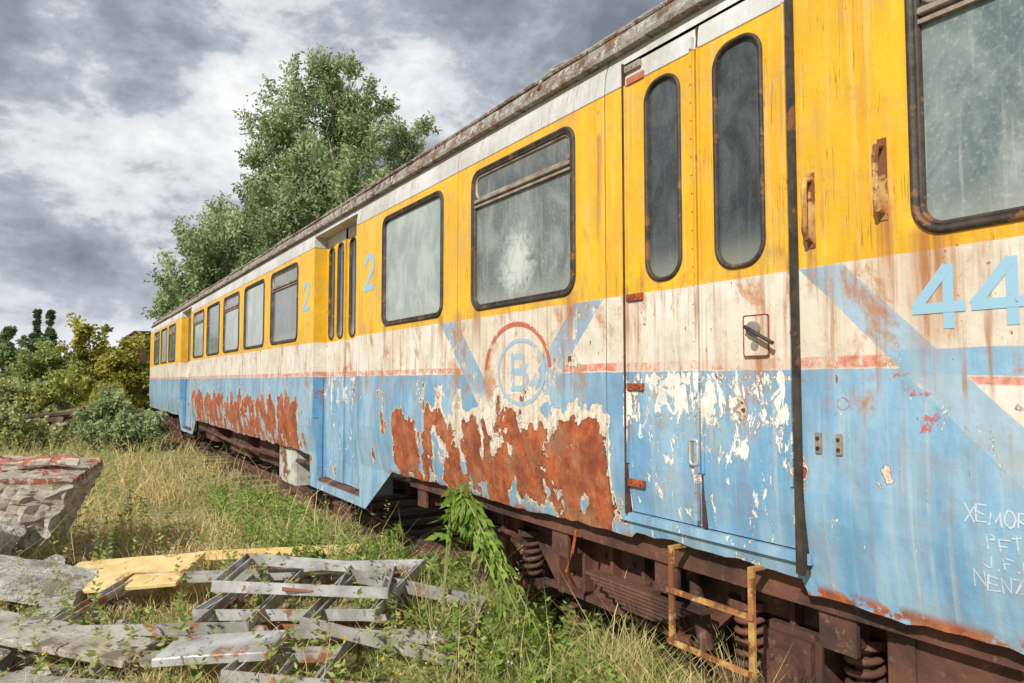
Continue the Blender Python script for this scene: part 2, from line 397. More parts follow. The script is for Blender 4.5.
for a,b2,bar,gm in wins:
    w=loft('window',(a+b2)/2,(WZ0+WZ1)/2,b2-a,WZ1-WZ0,.10,FR,D,RUBBER,car)
    pane('glass',(a+b2)/2,(WZ0+WZ1)/2,b2-a-.05,WZ1-WZ0-.05,.08,D+.014,gm,w)
    if bar:
        bm=bmesh.new(); zb=2.785
        box(bm,D-.006,D+.013,a+.037,b2-.037,zb,zb+.014); box(bm,D-.012,D+.013,a+.037,b2-.037,zb+.028,zb+.050,bev=.003)
        bm_obj('window_bar',bm,TRIM,w)
        pane('vent_glass',(a+b2)/2,(zb+.048+WZ1-.032)/2,b2-a-.085,WZ1-.034-zb-.048,.05,D+.010,GL_VENT,w)
        loft('vent_frame',(a+b2)/2,(zb+.048+WZ1-.034)/2,b2-a-.076,WZ1-.034-zb-.050,.06,[(0,.012),(0,-.001),(.014,-.001),(.016,.012)],D,TRIM,w)
def leaf(ya,yb,z0,z1,wy0,wy1,x0,gm,zw0=2.10,zw1=3.05,rad=.09):
    h=rrect((wy0+wy1)/2,(zw0+zw1)/2,wy1-wy0-.02,zw1-zw0-.02,rad)
    d=planar('door',[(ya,z0),(yb,z0),(yb,z1),(ya,z1)],[h],x0,PAINT,car,useoff=x0<D+.1)
    w=loft('door_window',(wy0+wy1)/2,(zw0+zw1)/2,wy1-wy0,zw1-zw0,rad+.01,[(0,.002),(.001,-.008),(.010,-.012),(.018,-.008),(.020,.02)],x0,RUBBER,d)
    pane('glass',(wy0+wy1)/2,(zw0+zw1)/2,wy1-wy0-.03,zw1-zw0-.03,rad-.01,x0+.008,gm,w)
    bm=bmesh.new()
    lo=1.26 if x0<D+.1 else z0+.002
    for yy in (ya,yb-.012): box(bm,x0-.010,x0+.02,yy,yy+.012,max(z0,lo),min(z1,3.09))
    bm_obj('door_edge',bm,PAINT,d)
    return d
dA=leaf(2.175,2.638,1.03,3.19,2.267,2.50,D+.012,GL_DARK)
dB=leaf(1.715,2.160,1.03,3.19,1.821,2.075,D+.008,GL_DARK)
dA['label']='door leaf with flaking white and blue paint'
bm=bmesh.new()
box(bm,D-.016,D+.03,1.672,1.690,.95,3.27); box(bm,D-.008,D+.02,1.690,1.706,.95,3.27)
bm_obj('door_gasket',bm,RUBBER,car)
bm=bmesh.new()
box(bm,D-.004,D+.03,2.640,2.647,1.02,3.2); box(bm,D+.016,D+.03,2.158,2.178,1.03,3.19)
bm_obj('door_surround',bm,UNDER,car)
bm=bmesh.new(); box(bm,D+.012,D+.10,1.66,2.70,.985,1.024); bm_obj('door_sill',bm,PAINT,car)
bm=bmesh.new(); box(bm,D+.05,D+.08,1.69,2.66,1.02,3.21); bm_obj('door_backing',bm,UNDER,car)
bm=bmesh.new()
box(bm,D-.004,D+.012,2.185,2.20,1.06,3.15)
for i in range(26): cyl(bm,(D-.008,2.192,1.1+i*.08),(D,2.192,1.1+i*.08),.005,n=6)
bm_obj('door_strip',bm,PAINT,dA)
for zz in (3.165,2.045,1.62,1.17):
    bm=bmesh.new(); box(bm,D-.001,D+.014,2.52,2.632,zz-.017,zz+.017,bev=.002)
    for k in (2.54,2.575,2.61): cyl(bm,(D-.006,k,zz),(D,k,zz),.006,n=8)
    bm_obj('hinge',bm,TRIM if zz>3 else RUST,dA)
bm=bmesh.new(); box(bm,D+.004,D+.014,2.50,2.62,3.085,3.12); bm_obj('red_plate',bm,D_RED,dA)
bm=bmesh.new(); box(bm,D-.003,D+.010,1.81,1.928,1.745,1.905,bev=.003); lk=bm_obj('lock_plate',bm,PAINT,dB)
loft('plate_rim',1.869,1.825,.122,.164,.006,[(0,.0),(0,-.005),(.004,-.005),(.005,.0)],D,RUST,lk,3)
bm=bmesh.new(); cyl(bm,(D-.02,1.875,1.85),(D,1.875,1.85),.030,n=18); cyl(bm,(D-.006,1.875,1.785),(D-.002,1.875,1.785),.018,n=14)
bm_obj('lock_boss',bm,ALU2,lk)
bm=bmesh.new(); tube(bm,[(D-.03,1.90,1.86),(D-.036,1.86,1.84),(D-.036,1.765,1.79)],.008)
bm_obj('handle',bm,RUBBER,lk)
h=loft('handle_frame',2.205,1.345,.055,.115,.015,[(0,.002),(0,-.006),(.01,-.006),(.012,.01)],D,ALU,dA,3)
pane('handle_recess',2.205,1.345,.04,.10,.01,D-.001,GL_DARK,h)
for k in (1.605,1.525):
    bm=bmesh.new(); box(bm,D-.008,D+.002,k-.013,k+.013,1.39,1.465,bev=.003)
    s=bm_obj('socket_plate',bm,TRIM,car)
    for q in (1.445,1.41):
        bm=bmesh.new(); cyl(bm,(D-.012,k,q),(D-.006,k,q),.007,n=10); bm_obj('socket_hole',bm,RUBBER,s)
def grab(y,z0,z1,mat):
    bm=bmesh.new()
    tube(bm,[(D+.01,y,z0),(D-.035,y,z0+.010),(D-.042,y,z0+.04),(D-.042,y,z1-.04),(D-.035,y,z1-.010),(D+.01,y,z1)],.011)
    box(bm,D-.004,D+.004,y-.016,y+.016,z0-.024,z1+.024,bev=.002)
    bm_obj('grab_handle',bm,mat,car)
grab(1.345,2.20,2.43,STEP); grab(1.615,2.15,2.38,STEP)
def recessed(d):
    ya,yb,z0,z1=d; X=D+.13
    bm=bmesh.new()
    def q(a): bm.faces.new([bm.verts.new(v) for v in a])
    for yy in (ya,yb):
        zz=[z0,.75,.95,1.1,1.25,3.1,3.2]
        for za,zb in zip(zz,zz[1:]): q([(D+xoff(za),yy,za),(X+.25,yy,za),(X+.25,yy,zb),(D+xoff(zb),yy,zb)])
    q([(D,ya,z1),(D,yb,z1),(X+.05,yb,z1),(X+.05,ya,z1)])
    q([(D+.055,ya,z0),(D+.055,yb,z0),(X+.25,yb,z0),(X+.25,ya,z0)])
    bm_obj('door_reveal',bm,PAINT,car)
    bm=bmesh.new(); box(bm,D+.057,X-.02,yb-.008,yb-.002,z0,1.25); box(bm,D+.001,X-.02,yb-.008,yb-.002,1.252,1.685)
    bm_obj('door_post',bm,POSTB,car)
    n=4; w=(yb-ya)/n
    for i in range(n):
        a=ya+i*w+.008; b3=a+w-.016
        leaf(a,b3,z0+.04,z1-.005,a+.060,b3-.060,X+(.014 if i%2 else 0),GL_DARK,2.08,3.08,.07)
    bm=bmesh.new(); box(bm,X+.03,X+.06,ya,yb,z0,z1); bm_obj('door_backing',bm,RUBBER,car)
    bm=bmesh.new(); box(bm,D+.07,X+.2,ya+.003,yb-.003,z0+.004,z0+.03)
    bm_obj('door_step',bm,UNDER,car)
recessed(d2); recessed(d3)
def mark(name,strokes,y,z,w,h,th,mat,jit=0,off=.0025):
    vs=[];fs=[];layer=0
    for st in strokes:
        pts=[(y-px*w+random.gauss(0,jit),z+py*h+random.gauss(0,jit)) for px,py in st]
        k0=len(vs)
        for i,(a,b2) in enumerate(pts):
            p0=pts[max(i-1,0)]; p1=pts[min(i+1,len(pts)-1)]
            t=Vector((p1[0]-p0[0],p1[1]-p0[1])); t.normalize(); nrm=Vector((-t.y,t.x))
            s=1.0
            if 0<i<len(pts)-1:
                t0=(Vector(pts[i])-Vector(pts[i-1])).normalized(); s=1/max(.5,abs(nrm.dot(Vector((-t0.y,t0.x)))))
            ext=t*(th*.5*(-1 if i==0 else (1 if i==len(pts)-1 else 0)))
            for sg in (-1,1):
                yy=a+ext.x+sg*nrm.x*th/2*s; zz=b2+ext.y+sg*nrm.y*th/2*s
                vs.append((D-off-layer*.0005+xoff(zz),yy,zz))
        for i in range(len(pts)-1): fs.append((k0+2*i,k0+2*i+1,k0+2*i+3,k0+2*i+2))
        layer+=1
    return mesh_obj(name,vs,fs,mat,car)
def arcp(cx,cy,rx,ry,a0,a1,n=12): return [(cx+rx*math.cos(math.radians(a0+(a1-a0)*i/n)),cy+ry*math.sin(math.radians(a0+(a1-a0)*i/n))) for i in range(n+1)]
FOUR=[[(.74,-.02),(.74,.98)],[(.66,.97),(.04,.36)],[(.02,.28),(1.0,.28)]]
mark('number_marking',FOUR,1.245,1.828,.130,.165,.032,D_BLUE2)
mark('number_marking',FOUR,1.070,1.828,.130,.165,.032,D_BLUE2)
TWO=[arcp(.5,.70,.46,.28,165,-35,12)+[(.08,.05)],[(.0,.0),(.92,.0)]]
mark('class_number',TWO,6.16,2.47,.22,.29,.05,D_BLUE2)
mark('class_number',TWO,8.10,2.45,.22,.29,.05,D_BLUE2)
mark('emblem_letter',[[(.06,-.02),(.06,1.02)],[(.06,1)]+arcp(.5,.77,.40,.23,90,-90,10)+[(.10,.54)],[(.06,.5)]+arcp(.55,.25,.45,.25,90,-90,10)+[(.06,0)]],3.665,1.605,.17,.19,.034,D_EMB)
LET={'X':[[(0,0),(1,1)],[(0,1),(1,0)]],'E':[[(1,1),(0,1),(0,0),(1,0)],[(0,.5),(.8,.5)]],'M':[[(0,0),(.1,1),(.5,.3),(.9,1),(1,0)]],'R':[[(0,0),(0,1),(.8,.9),(.8,.6),(0,.5),(.9,0)]],
'O':[arcp(.5,.5,.5,.5,0,350,10)],'L':[[(0,1),(0,0),(.9,0)]],'P':[[(0,0),(0,1),(.8,.9),(.8,.6),(0.05,.5)]],'F':[[(0,0),(0,1),(1,1)],[(0,.5),(.7,.5)]],'T':[[(0,1),(1,1)],[(.5,1),(.5,0)]],
'J':[[(.8,1),(.8,.2),(.4,0),(0,.25)]],'N':[[(0,0),(0,1),(1,0),(1,1)]],'Z':[[(0,1),(1,1),(0,0),(1,0)]],'.':[[(.4,0),(.5,.08)]]}
for s,y,z,hh in (('XEMOR',1.12,1.235,.045),('PFT',1.065,1.160,.042),('J.F.P.',1.08,1.105,.038),('NENZEL',1.11,1.045,.042)):
    yy=y
    for ch in s:
        wd=.028*random.uniform(.8,1.1)*(.4 if ch=='.' else 1)
        mark('chalk_graffiti',LET[ch],yy,z+random.uniform(-.005,.005),wd,hh*random.uniform(.85,1.12),.0042,D_WHITE,.0018); yy-=wd+.008
mark('pink_smudge',[[(0,0),(.5,.7),(1,.4)],[(.1,.6),(.6,.1)],[(.4,0),(1,.9)]],1.25,1.50,.055,.045,.018,D_PINK,.004)
mark('pink_smudge',[[(0,.3),(1,.8)],[(.2,.9),(.8,.2)]],1.27,1.60,.06,.02,.010,D_PINK,.003)
mark('red_ring',[arcp(.5,.5,.5,.5,10,350,12)],1.53,1.55,.045,.04,.004,D_PINK,.001)
mark('red_squiggle',[[(0,0),(.3,.8),(.6,.1),(1,.7)]],1.33,1.66,.05,.02,.005,D_PINK,.001)
def oval(name,cy,cz,a,b2,th,a0,a1,mat,off=.003):
    vs=[];fs=[];n=64
    for i in range(n+1):
        t=math.radians(a0+(a1-a0)*i/n)
        for k in (0,1):
            zz=cz+(b2-k*th)*math.sin(t); vs.append((D-off+xoff(zz),cy-(a-k*th)*math.cos(t),zz))
    for i in range(n): fs.append((2*i,2*i+1,2*i+3,2*i+2))
    return mesh_obj(name,vs,fs,mat,car)
oval('emblem_ring',3.57,1.70,.26,.20,.026,0,360,D_EMB)
oval('emblem_arc',3.62,1.70,.37,.30,.028,5,178,D_RED,.0035)
# underframe
bm=bmesh.new()
box(bm,D+.44,D+.52,Y0+.1,Y1-.1,.93,1.06); box(bm,D+.42,D+.54,Y0+.1,Y1-.1,.90,.93)
bm_obj('underframe',bm,UNDER,car)
bm=bmesh.new(); box(bm,D+.46,D+2.4,Y0+.1,Y1-.1,1.08,1.12); bm_obj('floor_pan',bm,UNDER,car)
for (ya,yb) in ((Y0+.2,1.6),(2.7,6.2),(8.0,16.2),(18.1,24.3)):
    bm=bmesh.new(); box(bm,D+.13,D+.50,ya,yb,1.07,1.10)
    yy=ya+.1
    while yy<yb-.05: box(bm,D+.11,D+.42,yy,yy+.02,.90,1.07); yy+=.55
    bm_obj('floor_bracket',bm,UNDER,car)
def setpar_loc(o,p):
    m=o.matrix_basis.copy(); o.parent=p; o.matrix_parent_inverse=wmat(p).inverted(); o.matrix_basis=m
def bogie(c,par):
    bg=bpy.data.objects.new('bogie',None); COL.objects.link(bg); bg.matrix_basis=Matrix.Translation((D+1.4,c,.1)); setpar_loc(bg,par)
    for sgn in (-1,1):
        xs=D+1.4+sgn*1.02
        bm=bmesh.new()
        pr=[(-1.75,.80),(-1.5,.86),(-.75,.86),(-.55,.74),(.55,.74),(.75,.86),(1.5,.86),(1.75,.80),(1.75,.62),(1.45,.64),(.85,.64),(.62,.42),(-.62,.42),(-.85,.64),(-1.45,.64),(-1.75,.62)]
        va=[bm.verts.new((xs-.03,c+a,b3)) for a,b3 in pr]; vb=[bm.verts.new((xs+.03,c+a,b3)) for a,b3 in pr]
        bm.faces.new(va); bm.faces.new(vb[::-1])
        for i in range(len(pr)): bm.faces.new((va[i],va[(i+1)%len(pr)],vb[(i+1)%len(pr)],vb[i]))
        box(bm,xs-.10,xs+.10,c-.62,c+.62,.74,.77); box(bm,xs-.10,xs+.10,c-.62,c+.62,.395,.42)
        for k in (-.5,-.25,0,.25,.5): box(bm,xs-.09,xs+.09,c+k-.012,c+k+.012,.42,.74)
        box(bm,xs-.10,xs+.10,c-1.5,c-.75,.862,.89); box(bm,xs-.10,xs+.10,c+.75,c+1.5,.862,.89)
        for k in (-1.4,-1.15,-.9,.9,1.15,1.4):
            box(bm,xs-.09,xs-.03,c+k-.012,c+k+.012,.64,.86)
            for zz in (.70,.80): cyl(bm,(xs-.05,c+k+.05,zz),(xs+.05,c+k+.05,zz),.018,n=8)
        for k in (-.42,-.12,.12,.42):
            for zz in (.50,.66): cyl(bm,(xs-.045,c+k,zz),(xs+.03,c+k,zz),.014,n=6)
        bm_obj('side_frame',bm,UNDER,bg)
        for e in (-1.15,1.15):
            bm=bmesh.new()
            box(bm,xs-.13,xs+.08,c+e-.14,c+e+.14,.36,.64,bev=.03); cyl(bm,(xs-.18,c+e,.48),(xs-.12,c+e,.48),.09,n=20)
            box(bm,xs-.10,xs+.06,c+e-.38,c+e+.38,.31,.37,bev=.01)
            for k in (0,60,120,180,240,300):
                a=math.radians(k); cyl(bm,(xs-.19,c+e+.06*math.cos(a),.48+.06*math.sin(a)),(xs-.17,c+e+.06*math.cos(a),.48+.06*math.sin(a)),.012,n=6)
            bm_obj('axle_box',bm,UNDER,bg)
            for k in (-.27,.27):
                bm=bmesh.new()
                pts=[(xs-.02+.06*math.cos(t),c+e+k+.06*math.sin(t),.375+.28*t/(2*math.pi*6)) for t in np.linspace(0,2*math.pi*6,110)]
                tube(bm,pts,.015,6); bm_obj('coil_spring',bm,UNDER,bg,True)
                bm=bmesh.new(); cyl(bm,(xs-.02,c+e+k,.37),(xs-.02,c+e+k,.66),.036,n=12); cyl(bm,(xs-.02,c+e+k,.645),(xs-.02,c+e+k,.68),.10,n=16); bm_obj('spring_seat',bm,UNDER,bg)
        bm=bmesh.new()
        cyl(bm,(xs-.13,c-.72,.42),(xs-.13,c-.62,.78),.035,n=12); cyl(bm,(xs-.13,c-.62,.78),(xs-.13,c-.59,.88),.02,n=10)
        bm_obj('damper',bm,UNDER,bg)
    for e in (-1.15,1.15):
        for sgn in (-1,1):
            xw=D+1.4+sgn*.74
            bm=bmesh.new(); cyl(bm,(xw-.055,c+e,.55),(xw+.055,c+e,.55),.42,n=40); cyl(bm,(xw-sgn*.085,c+e,.55),(xw-sgn*.05,c+e,.55),.455,n=40)
            cyl(bm,(xw-.10,c+e,.55),(xw+.10,c+e,.55),.14,n=24)
            bm_obj('wheel',bm,UNDER,bg)
        bm=bmesh.new(); cyl(bm,(D+.4,c+e,.55),(D+2.4,c+e,.55),.075,n=16); bm_obj('axle',bm,UNDER,bg)
    bm=bmesh.new(); box(bm,D+.42,D+2.38,c-.25,c+.25,.5,.85,bev=.03); bm_obj('bolster',bm,UNDER,bg)
bogie(3.1,car); bogie(20.6,car)
bm=bmesh.new()
for i in range(7):
    L=.42-i*.05; box(bm,D+.16,D+.24,2.75-L,2.75+L,.60-i*.018,.614-i*.018)
bm_obj('leaf_spring',bm,UNDER,car)
bm=bmesh.new(); tube(bm,[(D+.05,3.10,.86),(D+.04,3.12,.74),(D+.06,3.20,.62),(D+.16,3.26,.50)],.010); bm_obj('brake_pipe',bm,RUST,car)
bm=bmesh.new(); tube(bm,[(D+.15,8.2,.7),(D+.15,12,.62),(D+.15,16,.7)],.03); bm_obj('brake_pipe',bm,UNDER,car)
bm=bmesh.new(); cyl(bm,(D+.30,3.55,.84),(D+.30,4.15,.84),.085,n=18); cyl(bm,(D+.30,3.50,.84),(D+.30,3.55,.84),.05,.085,n=18); bm_obj('air_cylinder',bm,UNDER,car)
for k_ in (1.62,2.5,3.35,4.6,5.2):
    bm=bmesh.new(); box(bm,D+.16,D+.30,k_,k_+.05,.66,.90); box(bm,D+.14,D+.16,k_-.05,k_+.10,.66,.80); bm_obj('hanger_bracket',bm,UNDER,car)
def ubox(name,y0,y1,z0,z1,mat,x=.12,dp=.55):
    bm=bmesh.new(); box(bm,D+x,D+x+dp,y0,y1,z0,z1,bev=.012)
    box(bm,D+x-.008,D+x+.002,y0+.04,y1-.04,z0+.04,z1-.04,bev=.003)
    for k in (y0+.1,y1-.1): box(bm,D+x-.02,D+x,k-.015,k+.015,z0+.02,z1+.02)
    bm_obj(name,bm,mat,car)
ubox('battery_box',8.75,9.5,.38,.84,simple('pale_box_paint',(.60,.60,.55),(.40,.38,.32),6,.7,c3=(.2,.08,.03),th=.52))
ubox('equipment_box',10.1,11.4,.45,.86,UNDER,.3); ubox('equipment_box',12.0,13.6,.42,.86,UNDER,.3); ubox('equipment_box',14.4,15.5,.5,.86,UNDER,.2)
ubox('equipment_box',-.6,.6,.40,.84,UNDER,.2)
ubox('equipment_box',.95,1.50,.28,.84,UNDER,.20)
bm=bmesh.new(); box(bm,D+.34,D+.42,.2,5.4,.74,.92); box(bm,D+.12,D+.34,.2,5.4,.895,.92); box(bm,D+.12,D+.14,.2,5.4,.80,.895); bm_obj('longitudinal_beam',bm,UNDER,car)
bm=bmesh.new()
for yy in (2.33,1.90):
    box(bm,D-.022,D-.010,yy-.014,yy+.014,.515,.93); box(bm,D-.010,D+.09,yy-.014,yy+.014,.918,.930); box(bm,D+.078,D+.090,yy-.014,yy+.014,.93,1.0)
for zz in (.745,.528): box(bm,D-.034,D-.0225,1.885,2.345,zz-.011,zz+.011)
bm_obj('boarding_ladder',bm,STEP,car)
# ---------------------------------------------------------------- GROUND
def ghash(x,y): return mnoise.noise(Vector((x,y,0)))
def gz(x,y):
    f=max(0,1-abs(y-8)/30)
    return (.06*ghash(x*.45,y*.45)+.03*ghash(x*1.7,y*1.7))*f
gx=np.unique(np.concatenate([np.linspace(-400,-12,14),np.linspace(-12,10,89),np.linspace(10,400,14)]))
gy=np.unique(np.concatenate([np.linspace(-300,-4,10),np.linspace(-4,36,161),np.linspace(36,600,20)]))
V=[(x,y,gz(x,y)) for y in gy for x in gx]; nx=len(gx)
F=[(j*nx+i,j*nx+i+1,(j+1)*nx+i+1,(j+1)*nx+i) for j in range(len(gy)-1) for i in range(nx-1)]
def groundmat():
    m,g,b=newmat('ground_soil'); p=g.pos()
    c=g.mix(g.step(g.noise(p,.8,5,.6),.4,.6),(.40,.31,.15),(.24,.22,.08))
    c=g.mix(g.step(g.noise(p,6,5,.7),.5,.65),c,(.48,.40,.23))
    c=g.mix(g.mul(g.step(g.noise(p,25,4,.7),.5,.6),.5),c,(.11,.085,.05))
    g.set(b.inputs['Base Color'],c); b.inputs['Roughness'].default_value=1
    g.set(b.inputs['Normal'],g.bump(g.noise(p,14,5,.7),.05)); return m
gr=mesh_obj('ground',V,F,groundmat(),None,True); gr['kind']='structure'
bm=bmesh.new()
for xr in (D+.68,D+2.12):
    box(bm,xr-.035,xr+.035,-6,60,.10,.14); box(bm,xr-.01,xr+.01,-6,60,.0,.10)
for i in range(60): box(bm,D+.15,D+2.65,-3+i*.62,-3+i*.62+.24,-.05,.02)
tr=bm_obj('railway_track',bm,UNDER); tr['kind']='structure'
# ---------------------------------------------------------------- FOLIAGE
def leafmat(name,trans=.35):
    m,g,b=newmat(name)
    at=g.n('ShaderNodeAttribute',attribute_name='Col')
    g.set(b.inputs['Base Color'],at.outputs['Color']); b.inputs['Roughness'].default_value=.55
    b.inputs['Specular IOR Level'].default_value=.35
    tr=g.n('ShaderNodeBsdfTranslucent'); g.set(tr.inputs[0],at.outputs['Color'])
    mx=g.n('ShaderNodeMixShader'); mx.inputs[0].default_value=trans
    out=m.node_tree.nodes['Material Output']
    m.node_tree.links.new(b.outputs[0],mx.inputs[1]); m.node_tree.links.new(tr.outputs[0],mx.inputs[2]); m.node_tree.links.new(mx.outputs[0],out.inputs[0])
    return m
LEAF=leafmat('foliage',.45); GRASSM=leafmat('grass_blades',.35)
BARK=simple('bark',(.20,.18,.13),(.32,.28,.21),10,.9,0,.01)
def quick_mesh(name,co,loops,starts,totals,cols,mat):
    me=bpy.data.meshes.new(name)
    me.vertices.add(len(co)); me.vertices.foreach_set('co',np.asarray(co,dtype=np.float32).ravel())
    me.loops.add(len(loops)); me.loops.foreach_set('vertex_index',np.asarray(loops,dtype=np.int32))
    me.polygons.add(len(starts)); me.polygons.foreach_set('loop_start',np.asarray(starts,dtype=np.int32)); me.polygons.foreach_set('loop_total',np.asarray(totals,dtype=np.int32))
    me.update(calc_edges=True)
    ca=me.color_attributes.new('Col','FLOAT_COLOR','POINT')
    c4=np.ones((len(co),4),dtype=np.float32); c4[:,:3]=cols; ca.data.foreach_set('color',c4.ravel())
    me.materials.append(mat); me.validate()
    o=bpy.data.objects.new(name,me); COL.objects.link(o); return o
def unit(v): return v/np.maximum(np.linalg.norm(v,axis=1,keepdims=True),1e-6)
def leaves(name,pos,L,W,cols,mat=LEAF,droop=.3,dirs=None):
    n=len(pos)
    d=unit(rng.normal(size=(n,3))+np.array([0,0,-droop])) if dirs is None else unit(dirs)
    s=unit(np.cross(d,rng.normal(size=(n,3))))
    L=np.asarray(L).reshape(-1,1)*np.ones((n,1)); W=np.asarray(W).reshape(-1,1)*np.ones((n,1))
    v=np.stack([pos,pos+d*L*.45+s*W,pos+d*L,pos+d*L*.45-s*W],axis=1).reshape(-1,3)
    idx=np.arange(4*n)
    return quick_mesh(name,v,idx,np.arange(n)*4,np.full(n,4),np.repeat(cols,4,axis=0),mat)
def limb(bm,p0,p1,r0,r1,wig=.12,n=6):
    p0=Vector(p0);p1=Vector(p1); L=(p1-p0).length; pts=[]
    for i in range(n+1):
        t=i/n; o=Vector((random.uniform(-1,1),random.uniform(-1,1),random.uniform(-.3,.3)))*wig*L*.25*math.sin(math.pi*t)
        pts.append(p0.lerp(p1,t)+o)
    tube(bm,pts,[r0+(r1-r0)*i/n for i in range(n+1)],7)
def tree(name,base,clumps,nleaf,lsize,c1,c2,label,cat,trunk_r=.2,group=None,trunk_top=None,droop=.3,lw=.32,ns0=16,feather=0):
    e=empty(name,base,label,cat,group); e.matrix_basis=Matrix.Translation(base)
    B=np.array(base)
    bm=bmesh.new(); tt=trunk_top or max(c[2] for c in clumps)*.55
    top=Vector(base)+Vector((0,0,tt)); limb(bm,Vector(base)-Vector((0,0,.1)),top,trunk_r,trunk_r*.55,.06,8)
    P=[];C=[]
    w=np.array([c[3]**2 for c in clumps]); w=w/w.sum()
    for c,wi in zip(clumps,w):
        h=min(tt*.95,c[2]*.55); st=Vector(base)+Vector((0,0,h)); cc=Vector(base)+Vector(c[:3])
        limb(bm,st,cc,trunk_r*.30,trunk_r*.06,.25)
        nc=int(nleaf*wi)
        ns=ns0; sp=unit(rng.normal(size=(ns,3)))*(rng.random((ns,1))**.5)*c[3]; sp[:,2]*=.9
        shade0=rng.random(ns)*.75
        for j in range(ns):
            if trunk_r>.1 and j%3==0: limb(bm,cc.lerp(st,.25),cc+Vector(sp[j]),trunk_r*.06,trunk_r*.015,.3,4)
        k=rng.integers(0,ns,nc); sr=c[3]*.22*(0.6+rng.random(ns))
        nz=rng.normal(size=(nc,3))*sr[k][:,None]*.7
        if feather:
            dirn=unit(sp+np.array([0,0,.7])*c[3]); tt_=rng.random(nc)
            nz=nz*(.65)+dirn[k]*(tt_[:,None]-.3)*c[3]*feather*(.6+.6*rng.random(ns))[k][:,None]
        p=sp[k]+nz
        p[:,2]-=np.abs(rng.normal(size=nc))*c[3]*.08*droop
        P.append(B+np.array(c[:3])+p)
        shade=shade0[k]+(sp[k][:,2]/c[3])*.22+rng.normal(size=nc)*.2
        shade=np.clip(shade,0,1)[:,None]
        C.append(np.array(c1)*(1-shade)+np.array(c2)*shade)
    bm_obj('trunk',bm,BARK,e,True)
    P=np.concatenate(P);C=np.concatenate(C)
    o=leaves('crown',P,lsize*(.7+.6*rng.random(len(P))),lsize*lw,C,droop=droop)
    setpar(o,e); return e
RT=np.array([.848,-.53]); FW=np.array([.53,.848])
def rel(dx,h,dd,r): v=RT*dx+FW*dd; return (v[0],v[1],h,r)
k=25/720; cl=[]
for (px,py,r) in [(20,76,24),(-20,98,27),(40,104,28),(8,130,36),(-42,140,30),(46,140,32),(80,128,20),(102,110,11),(-30,180,38),(28,185,42),(-75,185,24),(-86,222,32),(-48,235,42),(-110,255,29),(-136,283,21),(5,240,44),(72,165,28),(26,54,11),(-50,112,12),(60,215,44),(-25,290,44),(-85,285,40),(-4,68,10),(-102,214,12),(2,160,36),(-15,210,38),(-72,250,36),(-148,306,20),(-124,280,27),(-134,310,24),(-110,300,34),(-62,160,12),(64,92,9),(10,100,30)]:
    cl.append(rel((px)*k,1.65+(380-py)*k,random.uniform(-1.3,1.3),r*k))
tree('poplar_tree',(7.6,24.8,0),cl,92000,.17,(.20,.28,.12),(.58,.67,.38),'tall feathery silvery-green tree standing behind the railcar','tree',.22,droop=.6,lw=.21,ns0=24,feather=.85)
def bushclumps(w,h,n,rr):
    o=[]
    for i in range(n):
        a=random.uniform(0,2*math.pi); q=math.sqrt(random.random())
        hh=random.uniform(.25,1)*h*(1-.45*q*q)
        o.append((math.cos(a)*q*w/2,math.sin(a)*q*w/2,hh*.85,rr*random.uniform(.7,1.2)))
    return o
tree('bush',(1.25,19.5,0),bushclumps(1.6,1.45,16,.40),15000,.10,(.20,.27,.11),(.50,.57,.30),'dense grey-green bush beside the railcar','bush',.05,lw=.30,feather=.5)
tree('small_tree',(1.45,33,0),bushclumps(3.5,4.4,34,.85),38000,.17,(.26,.27,.05),(.64,.58,.15),'rounded yellow-green tree at the edge of the yard','tree',.14,feather=.2)
tree('small_tree',(-.7,33,0),bushclumps(3.4,3.0,22,.75),19000,.16,(.22,.28,.08),(.52,.56,.19),'low fresh green tree in a thicket','tree',.12,feather=.3)
tree('bush',(-1.4,27,0),bushclumps(2.8,1.9,18,.55),15000,.13,(.24,.28,.11),(.56,.58,.27),'grey-green bush among tall weeds','bush',.05,feather=.4)
tree('bush',(-1.1,21,0),bushclumps(2.2,1.0,12,.34),9000,.11,(.28,.32,.13),(.60,.62,.30),'pale green bush among tall weeds','bush',.05,feather=.6)
tree('bush',(-3.6,25,0),bushclumps(3,2.2,14,.6),9000,.14,(.22,.27,.09),(.52,.55,.22),'untidy olive bush among tall weeds','bush',.05,feather=.5)
tree('bush',(.2,26.5,0),bushclumps(2.4,1.9,16,.5),13000,.12,(.26,.31,.07),(.60,.60,.19),'yellow-green bush beside a timber heap','bush',.05,feather=.4)
tree('bush',(1.2,24.5,0),bushclumps(1.7,1.5,14,.45),11000,.12,(.28,.30,.07),(.62,.58,.18),'sunlit yellow-green bush near the railcar','bush',.05,feather=.4)
for (px,top,wd,Z,nm) in ((36,308,11,95,'poplar'),(49,309,12,95,'poplar')):
    X=(px-512)/720*Z; b=RT*X+FW*Z; kk=Z/720; h=1.65+(380-top)*kk
    cl=[(0,0,h*t,wd*kk*.40*(1 if .2<t<.7 else .6)) for t in (.12,.2,.28,.36,.44,.52,.60,.68,.76,.84,.91,.96)]
    tree('poplar_tree',(b[0],b[1],0),cl,12000,.32,(.07,.11,.045),(.20,.27,.12),'slim dark columnar poplar on the skyline','tree',.2,group='slim poplars on the skyline',trunk_top=h*.8,feather=.4)
